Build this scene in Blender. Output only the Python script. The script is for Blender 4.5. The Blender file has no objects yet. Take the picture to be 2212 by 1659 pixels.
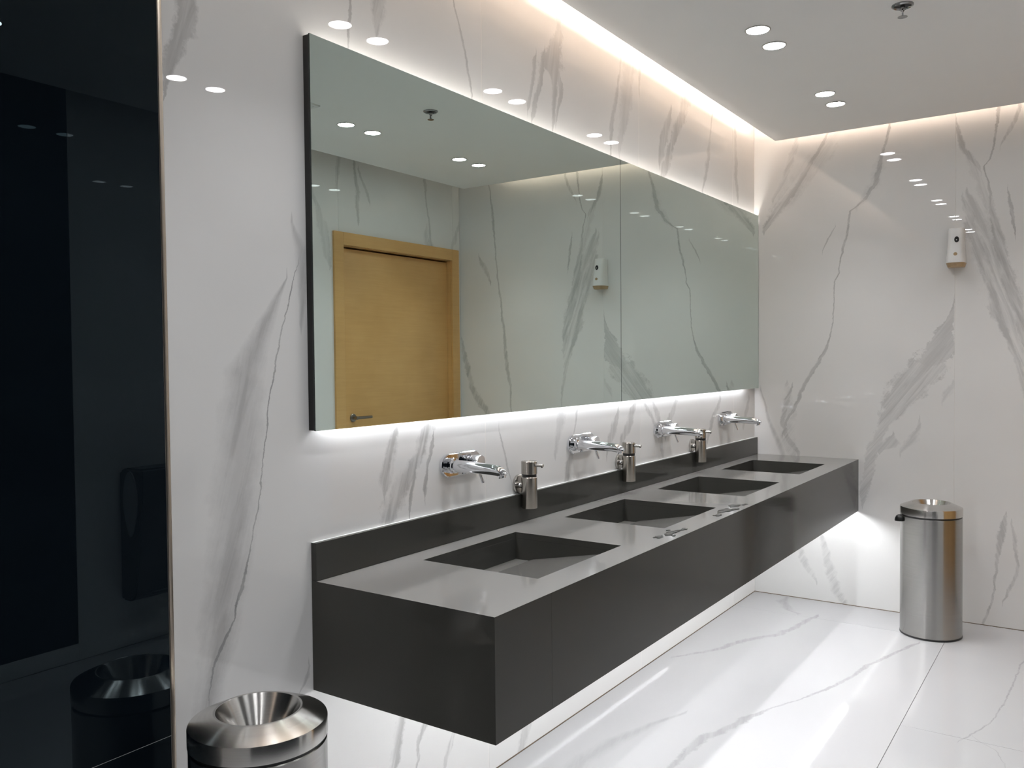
import bpy, bmesh, math, random
from mathutils import Vector, Matrix

# ------------------------------------------------------------------ camera, world, exposure
scene = bpy.context.scene
COL = scene.collection
random.seed(7)

cam_data = bpy.data.cameras.new('camera')
cam = bpy.data.objects.new('camera', cam_data)
COL.objects.link(cam)
cam_data.sensor_width = 36.0
cam_data.lens = 1843.49 * 36.0 / 2212.0
cam_data.clip_start = 0.02
_r = Vector((0.56685582, -0.82376339, -0.00939996))
_u = Vector((0.02836925, 0.00811569, 0.99956457))
_f = Vector((0.8233284, 0.56687566, -0.02796998))
_m = Matrix((_r, _u, -_f)).transposed().to_4x4()
_m.translation = Vector((-5.18556, -1.7539, 1.45))
cam.matrix_world = _m
scene.camera = cam

world = bpy.data.worlds.new('world')
scene.world = world
world.use_nodes = True
world.node_tree.nodes['Background'].inputs[0].default_value = (0.75, 0.77, 0.8, 1)
world.node_tree.nodes['Background'].inputs[1].default_value = 0.0   # closed room without daylight

scene.view_settings.view_transform = 'Standard'
scene.view_settings.look = 'None'
scene.view_settings.gamma = 1.0
scene.view_settings.use_curve_mapping = False
scene.view_settings.exposure = 0.2
scene.cycles.max_bounces = 6
scene.cycles.diffuse_bounces = 4
scene.cycles.glossy_bounces = 4
scene.cycles.transmission_bounces = 4
scene.cycles.sample_clamp_indirect = 6.0
scene.cycles.caustics_reflective = True
scene.cycles.blur_glossy = 0.0
scene.cycles.use_light_tree = False
scene.cycles.adaptive_threshold = 0.05

# strengths of the lamps the room has
P_DOWN = 1.4          # watts of one ceiling downlight
E_DIFF = 38.0         # radiance of its diffuser
E_COVE = 21.0         # strip along the end wall, at the lip
E_COVE_BACK = 75.0     # strip along the back wall, set back from the lip
E_MIRROR_TOP = 30.0
E_MIRROR_BOTTOM = 50.0
E_UNDER = 60.0

# ------------------------------------------------------------------ sizes (metres)
H = 2.735             # underside of the lowered ceiling
TOP = 3.0             # slab above the cove
W = 2.349             # room width
XL = -6.6             # far left end of the room
G1, G2, G3 = 0.088, 0.156, 0.111   # cove gaps: end wall, back wall, door wall
ZC, ZB, DC, LC = 0.858, 0.559, 0.611, 3.605
MIR = 0.028           # mirror face in front of wall

# ------------------------------------------------------------------ mesh helpers
def new_obj(name, me, mat=None, parent=None):
    o = bpy.data.objects.new(name, me)
    COL.objects.link(o)
    if mat is not None:
        me.materials.append(mat)
    if parent is not None:
        o.parent = parent
    return o

def finish(name, bm, mat=None, parent=None, smooth=None):
    bmesh.ops.recalc_face_normals(bm, faces=bm.faces[:])
    me = bpy.data.meshes.new(name)
    bm.to_mesh(me)
    bm.free()
    if smooth is not None:
        for pl_ in me.polygons:
            pl_.use_smooth = True
        me.set_sharp_from_angle(angle=math.radians(smooth))
    return new_obj(name, me, mat, parent)

def add_box(bm, x0, x1, y0, y1, z0, z1, bev=0.0, seg=1):
    x0, x1 = sorted((x0, x1)); y0, y1 = sorted((y0, y1)); z0, z1 = sorted((z0, z1))
    v = [bm.verts.new(c) for c in ((x0, y0, z0), (x1, y0, z0), (x1, y1, z0), (x0, y1, z0),
                                   (x0, y0, z1), (x1, y0, z1), (x1, y1, z1), (x0, y1, z1))]
    fs = [bm.faces.new([v[i] for i in q]) for q in ((0, 3, 2, 1), (4, 5, 6, 7), (0, 1, 5, 4), (1, 2, 6, 5), (2, 3, 7, 6), (3, 0, 4, 7))]
    if bev:
        es = list({e for f in fs for e in f.edges})
        bmesh.ops.bevel(bm, geom=es, offset=bev, segments=seg, affect='EDGES', profile=0.5)

def box(name, x0, x1, y0, y1, z0, z1, mat, parent=None, bev=0.0, seg=1):
    bm = bmesh.new()
    add_box(bm, x0, x1, y0, y1, z0, z1, bev, seg)
    return finish(name, bm, mat, parent, 40 if bev and seg > 1 else None)

def add_lathe(bm, prof, n=64, mtx=None, close=False):
    """prof: (radius, height) pairs turned round the local z axis"""
    rings = []
    for rad, z in prof:
        if rad < 1e-6:
            rings.append([bm.verts.new((0, 0, z))])
        else:
            rings.append([bm.verts.new((rad * math.cos(2 * math.pi * k / n), rad * math.sin(2 * math.pi * k / n), z)) for k in range(n)])
    for a, b in zip(rings, rings[1:]):
        for k in range(n):
            k2 = (k + 1) % n
            if len(a) == 1 and len(b) == 1:
                continue
            if len(a) == 1:
                bm.faces.new((a[0], b[k], b[k2]))
            elif len(b) == 1:
                bm.faces.new((a[k], a[k2], b[0]))
            else:
                bm.faces.new((a[k], a[k2], b[k2], b[k]))
    if mtx is not None:
        vs = [v for r_ in rings for v in r_]
        bmesh.ops.transform(bm, matrix=mtx, verts=vs)

def lathe(name, prof, mat, parent=None, n=64, mtx=None, smooth=35):
    bm = bmesh.new()
    add_lathe(bm, prof, n, mtx)
    return finish(name, bm, mat, parent, smooth)

def add_tube(bm, pts, rads, n=24, squash=1.0, cap=True):
    """a tube through pts with one radius each"""
    pts = [Vector(q) for q in pts]
    rings = []
    prev = None
    for i, q in enumerate(pts):
        t = (pts[min(i + 1, len(pts) - 1)] - pts[max(i - 1, 0)]).normalized()
        ref = Vector((1, 0, 0)) if abs(t.x) < 0.9 else Vector((0, 0, 1))
        a = (ref - t * ref.dot(t)).normalized() if prev is None else (prev - t * prev.dot(t)).normalized()
        prev = a
        b = t.cross(a)
        rings.append([bm.verts.new(q + a * math.cos(2 * math.pi * k / n) * rads[i] + b * math.sin(2 * math.pi * k / n) * rads[i] * squash) for k in range(n)])
    for A, B in zip(rings, rings[1:]):
        for k in range(n):
            bm.faces.new((A[k], A[(k + 1) % n], B[(k + 1) % n], B[k]))
    if cap:
        bm.faces.new(list(reversed(rings[0])))
        bm.faces.new(rings[-1])

def tube(name, pts, rads, mat, parent=None, n=24, squash=1.0, smooth=40):
    bm = bmesh.new()
    add_tube(bm, pts, rads, n, squash)
    return finish(name, bm, mat, parent, smooth)

ROT_TO_MINUS_Y = Matrix.Rotation(math.radians(90), 4, 'X')   # local +z -> world -y

def tag(o, label=None, cat=None, group=None, kind=None):
    if label: o['label'] = label
    if cat: o['category'] = cat
    if group: o['group'] = group
    if kind: o['kind'] = kind
    return o

def empty(name, loc=(0, 0, 0)):
    o = bpy.data.objects.new(name, None)
    o.empty_display_size = 0.05
    COL.objects.link(o)
    o.location = loc
    return o

def copy_tree(o, parent=None):
    c = o.copy()
    COL.objects.link(c)
    c.parent = parent
    for ch in list(o.children):
        copy_tree(ch, c)
    return c

# ------------------------------------------------------------------ material helpers
def mat_new(name):
    m = bpy.data.materials.new(name)
    m.use_nodes = True
    nt = m.node_tree
    return m, nt, nt.nodes['Principled BSDF']

def N(nt, kind, **kw):
    n = nt.nodes.new(kind)
    for k, v in kw.items():
        setattr(n, k, v)
    return n

def math_node(nt, op, a, b=None, c=None, clamp=False):
    n = nt.nodes.new('ShaderNodeMath')
    n.operation = op
    n.use_clamp = clamp
    for i, val in enumerate((a, b, c)):
        if val is None:
            continue
        if isinstance(val, (int, float)):
            n.inputs[i].default_value = val
        else:
            nt.links.new(val, n.inputs[i])
    return n.outputs[0]

def simple(name, col, rough=0.5, metal=0.0, ior=1.5, bump=None, vary=0.0, vscale=30.0, **kw):
    """one colour with a little procedural unevenness"""
    m, nt, b = mat_new(name)
    b.inputs['Roughness'].default_value = rough
    b.inputs['Metallic'].default_value = metal
    b.inputs['IOR'].default_value = ior
    for k, v in kw.items():
        b.inputs[k].default_value = v
    tc = N(nt, 'ShaderNodeTexCoord')
    no = N(nt, 'ShaderNodeTexNoise')
    no.inputs['Scale'].default_value = vscale
    no.inputs['Detail'].default_value = 1
    nt.links.new(tc.outputs['Object'], no.inputs['Vector'])
    mx = N(nt, 'ShaderNodeMix', data_type='RGBA')
    mx.inputs[6].default_value = tuple(c * (1 - vary) for c in col) + (1,)
    mx.inputs[7].default_value = tuple(min(1, c * (1 + vary)) for c in col) + (1,)
    nt.links.new(no.outputs[0], mx.inputs[0])
    nt.links.new(mx.outputs[2], b.inputs['Base Color'])
    if bump:
        bp_ = N(nt, 'ShaderNodeBump')
        bp_.inputs['Strength'].default_value = bump
        bp_.inputs['Distance'].default_value = 0.001
        nt.links.new(no.outputs[0], bp_.inputs['Height'])
        nt.links.new(bp_.outputs[0], b.inputs['Normal'])
    return m

def emitter(name, col, strength):
    m = bpy.data.materials.new(name)
    m.use_nodes = True
    nt = m.node_tree
    nt.nodes.clear()
    e = nt.nodes.new('ShaderNodeEmission')
    e.inputs[0].default_value = col + (1,)
    e.inputs[1].default_value = strength
    o = nt.nodes.new('ShaderNodeOutputMaterial')
    nt.links.new(e.outputs[0], o.inputs[0])
    return m

def set_curve(node, pts):
    c = node.mapping.curves[0]
    while len(c.points) > 2:
        c.points.remove(c.points[1])
    c.points[0].location = pts[0]
    c.points[1].location = pts[-1]
    for q in pts[1:-1]:
        c.points.new(*q)
    for q in c.points:
        q.handle_type = 'VECTOR'
    node.mapping.use_clip = False
    node.mapping.extend = 'HORIZONTAL'
    node.mapping.update()

def marble(name, axes, veins, slope=0.25, base=(0.80, 0.795, 0.785), vein_col=(0.30, 0.30, 0.30), rough=0.0, seed=0.0, wave=0.0, minor=0.18, gain=1.2):
    """polished white stone: every vein is a curve u = f(v) with its own width, set with float curves"""
    m, nt, b = mat_new(name)
    L = nt.links
    geo = N(nt, 'ShaderNodeNewGeometry')
    sep = N(nt, 'ShaderNodeSeparateXYZ')
    L.new(geo.outputs['Position'], sep.inputs[0])
    u = sep.outputs[axes[0]]
    v = sep.outputs[axes[1]]
    comb = N(nt, 'ShaderNodeCombineXYZ')
    L.new(u, comb.inputs[0]); L.new(v, comb.inputs[1]); comb.inputs[2].default_value = seed
    # wobble of the vein edges: coarse and fine
    n1 = N(nt, 'ShaderNodeTexNoise'); n1.inputs['Scale'].default_value = 11; n1.inputs['Detail'].default_value = 5; n1.inputs['Roughness'].default_value = 0.72
    L.new(comb.outputs[0], n1.inputs['Vector'])
    wob = math_node(nt, 'MULTIPLY', math_node(nt, 'SUBTRACT', n1.outputs[0], 0.5), 1.0)
    # streaks along the veins
    su = math_node(nt, 'MULTIPLY', math_node(nt, 'MULTIPLY_ADD', v, -slope, u), 34.0)
    sv = math_node(nt, 'MULTIPLY', v, 3.2)
    c2 = N(nt, 'ShaderNodeCombineXYZ')
    L.new(su, c2.inputs[0]); L.new(sv, c2.inputs[1]); c2.inputs[2].default_value = seed + 3.1
    n2 = N(nt, 'ShaderNodeTexNoise'); n2.inputs['Scale'].default_value = 1.0; n2.inputs['Detail'].default_value = 4; n2.inputs['Roughness'].default_value = 0.62; n2.inputs['Distortion'].default_value = 0.6
    L.new(c2.outputs[0], n2.inputs['Vector'])
    mr = N(nt, 'ShaderNodeMapRange'); mr.inputs[1].default_value = 0.36; mr.inputs[2].default_value = 0.62
    L.new(n2.outputs[0], mr.inputs[0])
    streak_n = mr.outputs[0]
    total = None
    for (I, soft, streak, nodes) in veins:
        I = min(0.95, I * gain)
        streak = max(streak, 0.42)
        v0, v1 = nodes[0][0] - 0.03, nodes[-1][0] + 0.03
        us = [q[1] for q in nodes]
        u0, u1 = min(us) - 0.02, max(us) + 0.02
        wm = max(q[2] for q in nodes)
        t = math_node(nt, 'DIVIDE', math_node(nt, 'SUBTRACT', v, v0), v1 - v0, clamp=True)
        fc = N(nt, 'ShaderNodeFloatCurve'); fw = N(nt, 'ShaderNodeFloatCurve')
        pf = [(0.0, (nodes[0][1] - u0) / (u1 - u0))] + [((q[0] - v0) / (v1 - v0), (q[1] - u0) / (u1 - u0)) for q in nodes] + [(1.0, (nodes[-1][1] - u0) / (u1 - u0))]
        pw = [(0.0, 0.0)] + [((q[0] - v0) / (v1 - v0), q[2] / wm) for q in nodes] + [(1.0, 0.0)]
        set_curve(fc, pf); set_curve(fw, pw)
        L.new(t, fc.inputs['Value']); L.new(t, fw.inputs['Value'])
        uf = math_node(nt, 'MULTIPLY_ADD', fc.outputs[0], u1 - u0, u0)
        w = math_node(nt, 'MULTIPLY', fw.outputs[0], wm)
        amp = math_node(nt, 'MULTIPLY_ADD', w, 2.3 if soft < 0.8 else 0.9, 0.020 if soft < 0.8 else 0.004)
        d = math_node(nt, 'ABSOLUTE', math_node(nt, 'MULTIPLY_ADD', wob, amp, math_node(nt, 'SUBTRACT', u, uf)))
        edge = math_node(nt, 'DIVIDE', math_node(nt, 'SUBTRACT', w, d), math_node(nt, 'MULTIPLY_ADD', w, soft, 1e-5), clamp=True)
        k = math_node(nt, 'MULTIPLY_ADD', streak_n, streak * I, (1 - streak) * I)
        msk = math_node(nt, 'MULTIPLY', edge, k)
        total = msk if total is None else math_node(nt, 'MAXIMUM', total, msk)
    # very faint clouds over the whole slab
    n3 = N(nt, 'ShaderNodeTexNoise'); n3.inputs['Scale'].default_value = 1.6; n3.inputs['Detail'].default_value = 2
    L.new(comb.outputs[0], n3.inputs['Vector'])
    cl = N(nt, 'ShaderNodeMapRange'); cl.inputs[1].default_value = 0.45; cl.inputs[2].default_value = 0.75; cl.inputs[3].default_value = 0.0; cl.inputs[4].default_value = minor * 0.5
    L.new(n3.outputs[0], cl.inputs[0])
    fac = cl.outputs[0] if total is None else math_node(nt, 'ADD', total, cl.outputs[0], clamp=True)
    mx = N(nt, 'ShaderNodeMix', data_type='RGBA')
    mx.inputs[6].default_value = base + (1,)
    mx.inputs[7].default_value = vein_col + (1,)
    L.new(fac, mx.inputs[0])
    L.new(mx.outputs[2], b.inputs['Base Color'])
    b.inputs['Roughness'].default_value = rough
    b.inputs['IOR'].default_value = 1.52
    if wave:
        n4 = N(nt, 'ShaderNodeTexNoise'); n4.inputs['Scale'].default_value = 9.0; n4.inputs['Detail'].default_value = 2
        L.new(comb.outputs[0], n4.inputs['Vector'])
        bp_ = N(nt, 'ShaderNodeBump'); bp_.inputs['Strength'].default_value = wave; bp_.inputs['Distance'].default_value = 0.002
        L.new(n4.outputs[0], bp_.inputs['Height'])
        L.new(bp_.outputs[0], b.inputs['Normal'])
    return m

def brushed(name, col, rough, aniso, grain_axis='Z', streak=0.12):
    """brushed steel: the grain runs round the axis"""
    m, nt, b = mat_new(name)
    L = nt.links
    b.inputs['Metallic'].default_value = 1.0
    b.inputs['Roughness'].default_value = rough
    b.inputs['Anisotropic'].default_value = aniso
    b.inputs['Anisotropic Rotation'].default_value = 0.25
    tg = N(nt, 'ShaderNodeTangent', direction_type='RADIAL', axis=grain_axis)
    L.new(tg.outputs[0], b.inputs['Tangent'])
    tc = N(nt, 'ShaderNodeTexCoord')
    mp = N(nt, 'ShaderNodeMapping')
    mp.inputs['Scale'].default_value = (6, 6, 420)
    L.new(tc.outputs['Object'], mp.inputs[0])
    no = N(nt, 'ShaderNodeTexNoise'); no.inputs['Scale'].default_value = 1.0; no.inputs['Detail'].default_value = 3
    L.new(mp.outputs[0], no.inputs['Vector'])
    mx = N(nt, 'ShaderNodeMix', data_type='RGBA')
    mx.inputs[6].default_value = tuple(c * (1 - streak) for c in col) + (1,)
    mx.inputs[7].default_value = tuple(min(1, c * (1 + streak)) for c in col) + (1,)
    L.new(no.outputs[0], mx.inputs[0])
    L.new(mx.outputs[2], b.inputs['Base Color'])
    return m

VEINS = {}
VEINS['B0'] = [
(0.75,0.5,0.3,[(0.649,-3.932,0.0026),(0.713,-3.92,0.0052),(0.752,-3.9,0.0092),(0.82,-3.855,0.0034),(0.89,-3.833,0.0083),(0.966,-3.81,0.0028),(1.113,-3.771,0.0026),(1.201,-3.76,0.0023),(1.289,-3.745,0.0029),(1.367,-3.735,0.0024),(1.446,-3.715,0.0036),(1.54,-3.69,0.0028),(1.654,-3.655,0.0025),(1.711,-3.632,0.0008)]),
(0.42,0.9,0.15,[(0.591,-3.942,0.0382),(0.633,-3.935,0.0461),(0.738,-3.909,0.0575),(0.867,-3.884,0.0733),(0.977,-3.864,0.0784),(1.145,-3.841,0.0851),(1.259,-3.827,0.0803),(1.362,-3.818,0.0724),(1.431,-3.81,0.063),(1.5,-3.773,0.0461),(1.596,-3.719,0.021),(1.671,-3.672,0.0031)]),
(0.4,0.45,0.3,[(2.042,-4.025,0.0008),(2.064,-4.021,0.0058),(2.108,-4.012,0.0153),(2.166,-3.993,0.0287),(2.215,-3.968,0.0317),(2.272,-3.958,0.0295),(2.323,-3.947,0.0297)]),
(0.28,0.8,0.4,[(1.551,-3.627,0.008),(1.675,-3.617,0.0226),(1.748,-3.623,0.0257),(1.818,-3.653,0.0063)]),
(0.45,0.5,0.4,[(2.333,-3.438,0.0036),(2.366,-3.436,0.0073),(2.42,-3.427,0.0073),(2.499,-3.426,0.0073)]),
(0.28,0.6,0.7,[(2.407,-3.324,0.0078),(2.442,-3.32,0.0274),(2.485,-3.311,0.0355),(2.542,-3.302,0.0356)]),
(0.38,0.6,0.4,[(2.347,-2.862,0.0052),(2.382,-2.874,0.0077),(2.455,-2.888,0.0077),(2.511,-2.907,0.0101),(2.577,-2.938,0.0074),(2.65,-2.966,0.0049)]),
(0.4,0.6,0.8,[(1.057,-3.315,0.008),(1.083,-3.311,0.03),(1.124,-3.3,0.0342),(1.178,-3.287,0.0304),(1.227,-3.267,0.0205),(1.254,-3.257,0.0103)]),
(0.42,0.6,0.9,[(0.954,-3.317,0.016),(0.972,-3.301,0.0444),(1.024,-3.265,0.0619),(1.067,-3.237,0.0671),(1.112,-3.194,0.0517),(1.165,-3.145,0.0355),(1.237,-3.116,0.0406),(1.265,-3.098,0.032)]),
(0.5,0.5,0.4,[(1.018,-3.13,0.0022),(1.044,-3.127,0.0135),(1.097,-3.117,0.0068),(1.14,-3.105,0.0091),(1.192,-3.088,0.0092),(1.205,-3.083,0.0046)]),
(0.45,0.5,0.4,[(0.971,-3.205,0.0043),(1.015,-3.2,0.0086),(1.061,-3.184,0.0108),(1.132,-3.167,0.0066)]),
(0.4,0.5,0.8,[(0.205,-3.302,0.0244),(0.254,-3.28,0.0288),(0.302,-3.265,0.0249),(0.354,-3.257,0.0188),(0.378,-3.249,0.0084)]),
(0.45,0.5,0.8,[(0.163,-3.197,0.0065),(0.198,-3.174,0.0088),(0.241,-3.18,0.0088),(0.265,-3.166,0.0177),(0.295,-3.145,0.0246),(0.308,-3.134,0.018)]),
(0.3,0.5,0.8,[(0.117,-3.049,0.0119),(0.156,-3.031,0.0168),(0.195,-3.011,0.0194),(0.214,-2.998,0.0098)]),
(0.3,0.7,0.6,[(0.563,-3.656,0.0016),(0.583,-3.64,0.008),(0.598,-3.628,0.0097),(0.627,-3.618,0.0049)]),
]
VEINS['B1'] = [
(0.45,0.35,0.45,[(2.523,-2.33,0.0069),(2.549,-2.333,0.0343),(2.57,-2.353,0.0814),(2.611,-2.346,0.0817),(2.667,-2.318,0.0517),(2.723,-2.293,0.0349),(2.764,-2.289,0.021),(2.81,-2.295,0.0209),(2.864,-2.294,0.0174)]),
(0.5,0.45,0.5,[(2.34,-2.494,0.0032),(2.364,-2.481,0.0159),(2.439,-2.454,0.0194),(2.496,-2.434,0.0228),(2.552,-2.42,0.023),(2.598,-2.413,0.0132),(2.631,-2.396,0.0033)]),
(0.45,0.45,0.5,[(2.372,-2.519,0.0031),(2.399,-2.512,0.0157),(2.445,-2.499,0.0126),(2.503,-2.482,0.0159),(2.574,-2.465,0.016),(2.597,-2.458,0.0032)]),
(0.5,0.45,0.5,[(2.323,-2.347,0.0034),(2.371,-2.339,0.0137),(2.47,-2.331,0.0206),(2.526,-2.32,0.0276),(2.582,-2.312,0.0173)]),
(0.45,0.45,0.5,[(2.373,-2.322,0.0034),(2.432,-2.301,0.0139),(2.491,-2.282,0.0176),(2.536,-2.282,0.0176),(2.584,-2.302,0.0139)]),
(0.45,0.6,0.3,[(2.325,-1.868,0.0043),(2.406,-1.862,0.0171),(2.48,-1.849,0.0215),(2.597,-1.813,0.0175),(2.716,-1.78,0.0088),(2.817,-1.753,0.0134),(2.838,-1.743,0.0067)]),
(0.3,0.45,0.5,[(2.361,-1.785,0.0133),(2.446,-1.766,0.0357),(2.533,-1.743,0.054),(2.651,-1.71,0.0639),(2.768,-1.69,0.0643),(2.839,-1.671,0.037)]),
(0.3,0.7,0.3,[(1.082,-2.342,0.0173),(1.135,-2.324,0.0313),(1.215,-2.298,0.0352),(1.261,-2.283,0.0284)]),
(0.4,0.6,0.3,[(1.106,-2.206,0.0037),(1.165,-2.19,0.0074),(1.236,-2.178,0.0093),(1.273,-2.166,0.0056)]),
(0.4,0.5,0.6,[(1.032,-1.923,0.0084),(1.08,-1.901,0.0297),(1.124,-1.871,0.0387),(1.194,-1.826,0.0307),(1.216,-1.808,0.0132)]),
(0.45,0.5,0.6,[(1.039,-1.793,0.0134),(1.105,-1.756,0.0362),(1.158,-1.705,0.0416),(1.225,-1.667,0.0328),(1.249,-1.638,0.019)]),
(0.4,0.5,0.5,[(0.946,-2.274,0.0107),(0.98,-2.255,0.0252),(1.042,-2.24,0.029),(1.079,-2.214,0.0184)]),
(0.45,0.6,0.3,[(1.01,-2.647,0.003),(1.046,-2.667,0.0058),(1.106,-2.684,0.0072),(1.15,-2.706,0.0071),(1.209,-2.722,0.0028)]),
(0.3,0.5,0.6,[(-0.022,-2.619,0.0303),(0.093,-2.555,0.0438),(0.177,-2.49,0.0452),(0.263,-2.423,0.0334)]),
]
VEINS['B2'] = [
(0.35,0.5,0.4,[(2.675,-1.583,0.0048),(2.75,-1.578,0.0096),(2.827,-1.567,0.0194),(2.872,-1.557,0.0194)]),
(0.45,0.4,0.6,[(2.337,-1.329,0.0428),(2.412,-1.285,0.0489),(2.502,-1.229,0.0444),(2.583,-1.173,0.0511),(2.682,-1.091,0.0585),(2.775,-1.043,0.0714),(2.834,-0.995,0.0485)]),
(0.4,0.4,0.6,[(2.375,-1.366,0.0053),(2.411,-1.355,0.0264),(2.473,-1.344,0.0478),(2.543,-1.306,0.0485),(2.634,-1.25,0.033),(2.684,-1.228,0.0111)]),
(0.4,0.6,0.3,[(2.344,-0.83,0.0129),(2.449,-0.778,0.0263),(2.558,-0.737,0.0333),(2.641,-0.723,0.0134),(2.735,-0.702,0.0101),(2.802,-0.675,0.0102),(2.841,-0.668,0.0102)]),
(0.45,0.5,0.5,[(0.998,-1.354,0.016),(1.112,-1.363,0.0213),(1.17,-1.395,0.0263),(1.217,-1.425,0.0259),(1.245,-1.456,0.0154)]),
(0.4,0.5,0.6,[(1.074,-1.31,0.0217),(1.142,-1.265,0.0332),(1.184,-1.232,0.0392),(1.233,-1.186,0.0285)]),
(0.4,0.5,0.6,[(0.975,-1.344,0.0107),(1.006,-1.359,0.0267),(1.104,-1.406,0.0209),(1.163,-1.457,0.0205),(1.206,-1.507,0.0301),(1.24,-1.547,0.0148)]),
(0.4,0.5,0.5,[(1.007,-0.769,0.02),(1.067,-0.722,0.0338),(1.115,-0.687,0.0411),(1.163,-0.632,0.0349),(1.221,-0.582,0.0213)]),
]
VEINS['B3'] = [
(0.35,0.6,0.4,[(2.381,-0.285,0.0156),(2.433,-0.3,0.031),(2.511,-0.315,0.0385),(2.722,-0.329,0.023),(2.841,-0.336,0.0229)]),
(0.3,0.6,0.4,[(1.043,-0.197,0.0242),(1.124,-0.148,0.0328),(1.205,-0.098,0.025)]),
]
VEINS['E0'] = [
(0.24,0.7,0.95,[(2.286,-0.103,0.0339),(2.35,-0.159,0.0725),(2.425,-0.228,0.0878),(2.513,-0.296,0.0973),(2.599,-0.363,0.0958),(2.684,-0.429,0.0786),(2.754,-0.494,0.0258)]),
(0.22,0.7,0.9,[(0.856,-0.233,0.0221),(0.897,-0.222,0.0499),(0.981,-0.2,0.0612),(1.093,-0.2,0.0556),(1.205,-0.214,0.0388),(1.289,-0.2,0.0167)]),
(0.2,0.7,0.9,[(2.313,-0.597,0.0202),(2.351,-0.642,0.035),(2.411,-0.684,0.0396),(2.512,-0.713,0.0393),(2.6,-0.733,0.0147)]),
(0.48,0.45,0.35,[(0.979,-0.172,0.0028),(1.05,-0.192,0.0139),(1.093,-0.214,0.0111),(1.178,-0.261,0.0137),(1.276,-0.296,0.0136),(1.34,-0.337,0.0162),(1.414,-0.377,0.016),(1.495,-0.43,0.0105),(1.549,-0.443,0.0066),(1.657,-0.469,0.0037),(1.697,-0.469,0.0037),(1.805,-0.472,0.0037),(1.886,-0.474,0.0047),(1.938,-0.5,0.0041),(2.018,-0.508,0.0041),(2.076,-0.521,0.0088),(2.136,-0.541,0.0077),(2.214,-0.554,0.0077),(2.291,-0.561,0.0076),(2.313,-0.597,0.0088),(2.351,-0.642,0.015),(2.387,-0.672,0.0149),(2.436,-0.696,0.0197),(2.486,-0.708,0.0221),(2.562,-0.728,0.0147),(2.624,-0.745,0.0097),(2.711,-0.769,0.0097),(2.788,-0.773,0.0073)]),
(0.4,0.6,0.3,[(2.075,-0.406,0.0026),(2.144,-0.443,0.0079),(2.183,-0.463,0.0052),(2.208,-0.479,0.0021)]),
(0.45,0.45,0.7,[(2.22,-0.06,0.0114),(2.273,-0.094,0.0339),(2.338,-0.145,0.0475),(2.414,-0.211,0.0386),(2.489,-0.269,0.0299),(2.564,-0.323,0.0215),(2.652,-0.376,0.0159),(2.713,-0.416,0.0131),(2.775,-0.447,0.0078)]),  # veins mixed with a painted edge between light and shadow
(0.3,0.6,0.8,[(2.411,-0.117,0.0169),(2.487,-0.173,0.0222),(2.592,-0.214,0.022),(2.672,-0.234,0.0219),(2.75,-0.261,0.0163)]),
(0.25,0.8,0.7,[(2.557,-0.376,0.0053),(2.594,-0.403,0.0211),(2.644,-0.429,0.0262),(2.694,-0.455,0.0208)]),
(0.34,0.12,0.2,[(1.423,-0.991,0.1157),(1.499,-1.027,0.078),(1.574,-1.055,0.0501),(1.637,-1.075,0.0272),(1.704,-1.095,0.0068),(1.761,-1.101,0.0013)]),
(0.34,0.3,0.75,[(0.597,-0.63,0.0076),(0.651,-0.64,0.0303),(0.733,-0.655,0.0352),(0.814,-0.668,0.0301),(0.881,-0.68,0.04),(0.935,-0.692,0.0349),(0.989,-0.712,0.0347),(1.056,-0.744,0.0443),(1.11,-0.778,0.0585),(1.19,-0.817,0.0918),(1.255,-0.857,0.11),(1.32,-0.912,0.1322),(1.398,-0.968,0.1211),(1.474,-1.014,0.0828),(1.549,-1.055,0.0364)]),
(0.24,0.7,0.8,[(0.903,-0.835,0.0096),(0.941,-0.858,0.024),(0.979,-0.889,0.038),(1.037,-0.922,0.0165),(1.102,-0.934,0.0047)]),
(0.3,0.45,0.6,[(0.918,-0.725,0.0198),(0.938,-0.754,0.0589),(0.966,-0.779,0.0537),(1.006,-0.798,0.0073)]),
(0.2,0.7,0.8,[(1.194,-1.045,0.0046),(1.22,-1.056,0.0182),(1.258,-1.079,0.0317),(1.296,-1.097,0.0135)]),
(0.42,0.5,0.6,[(0.858,-0.266,0.0082),(0.885,-0.255,0.0193),(0.926,-0.233,0.0249),(0.981,-0.2,0.0223),(1.05,-0.172,0.0224),(1.149,-0.186,0.0251),(1.233,-0.214,0.0194),(1.275,-0.233,0.0083)]),
(0.35,0.8,0.3,[(0.853,-0.178,0.0224),(0.922,-0.152,0.0253),(0.991,-0.121,0.0198),(1.075,-0.087,0.0143),(1.174,-0.065,0.0086),(1.253,-0.039,0.0058)]),  # soft diagonal grey band, drawn with the same curves
(0.32,0.6,0.8,[(0.015,-0.529,0.0312),(0.078,-0.492,0.0367),(0.143,-0.466,0.0369),(0.236,-0.439,0.0318),(0.33,-0.418,0.0266),(0.41,-0.396,0.0107)]),
(0.28,0.6,0.8,[(0.117,-0.378,0.0081),(0.167,-0.337,0.0244),(0.246,-0.296,0.0328),(0.313,-0.277,0.0165)]),
]
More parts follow.
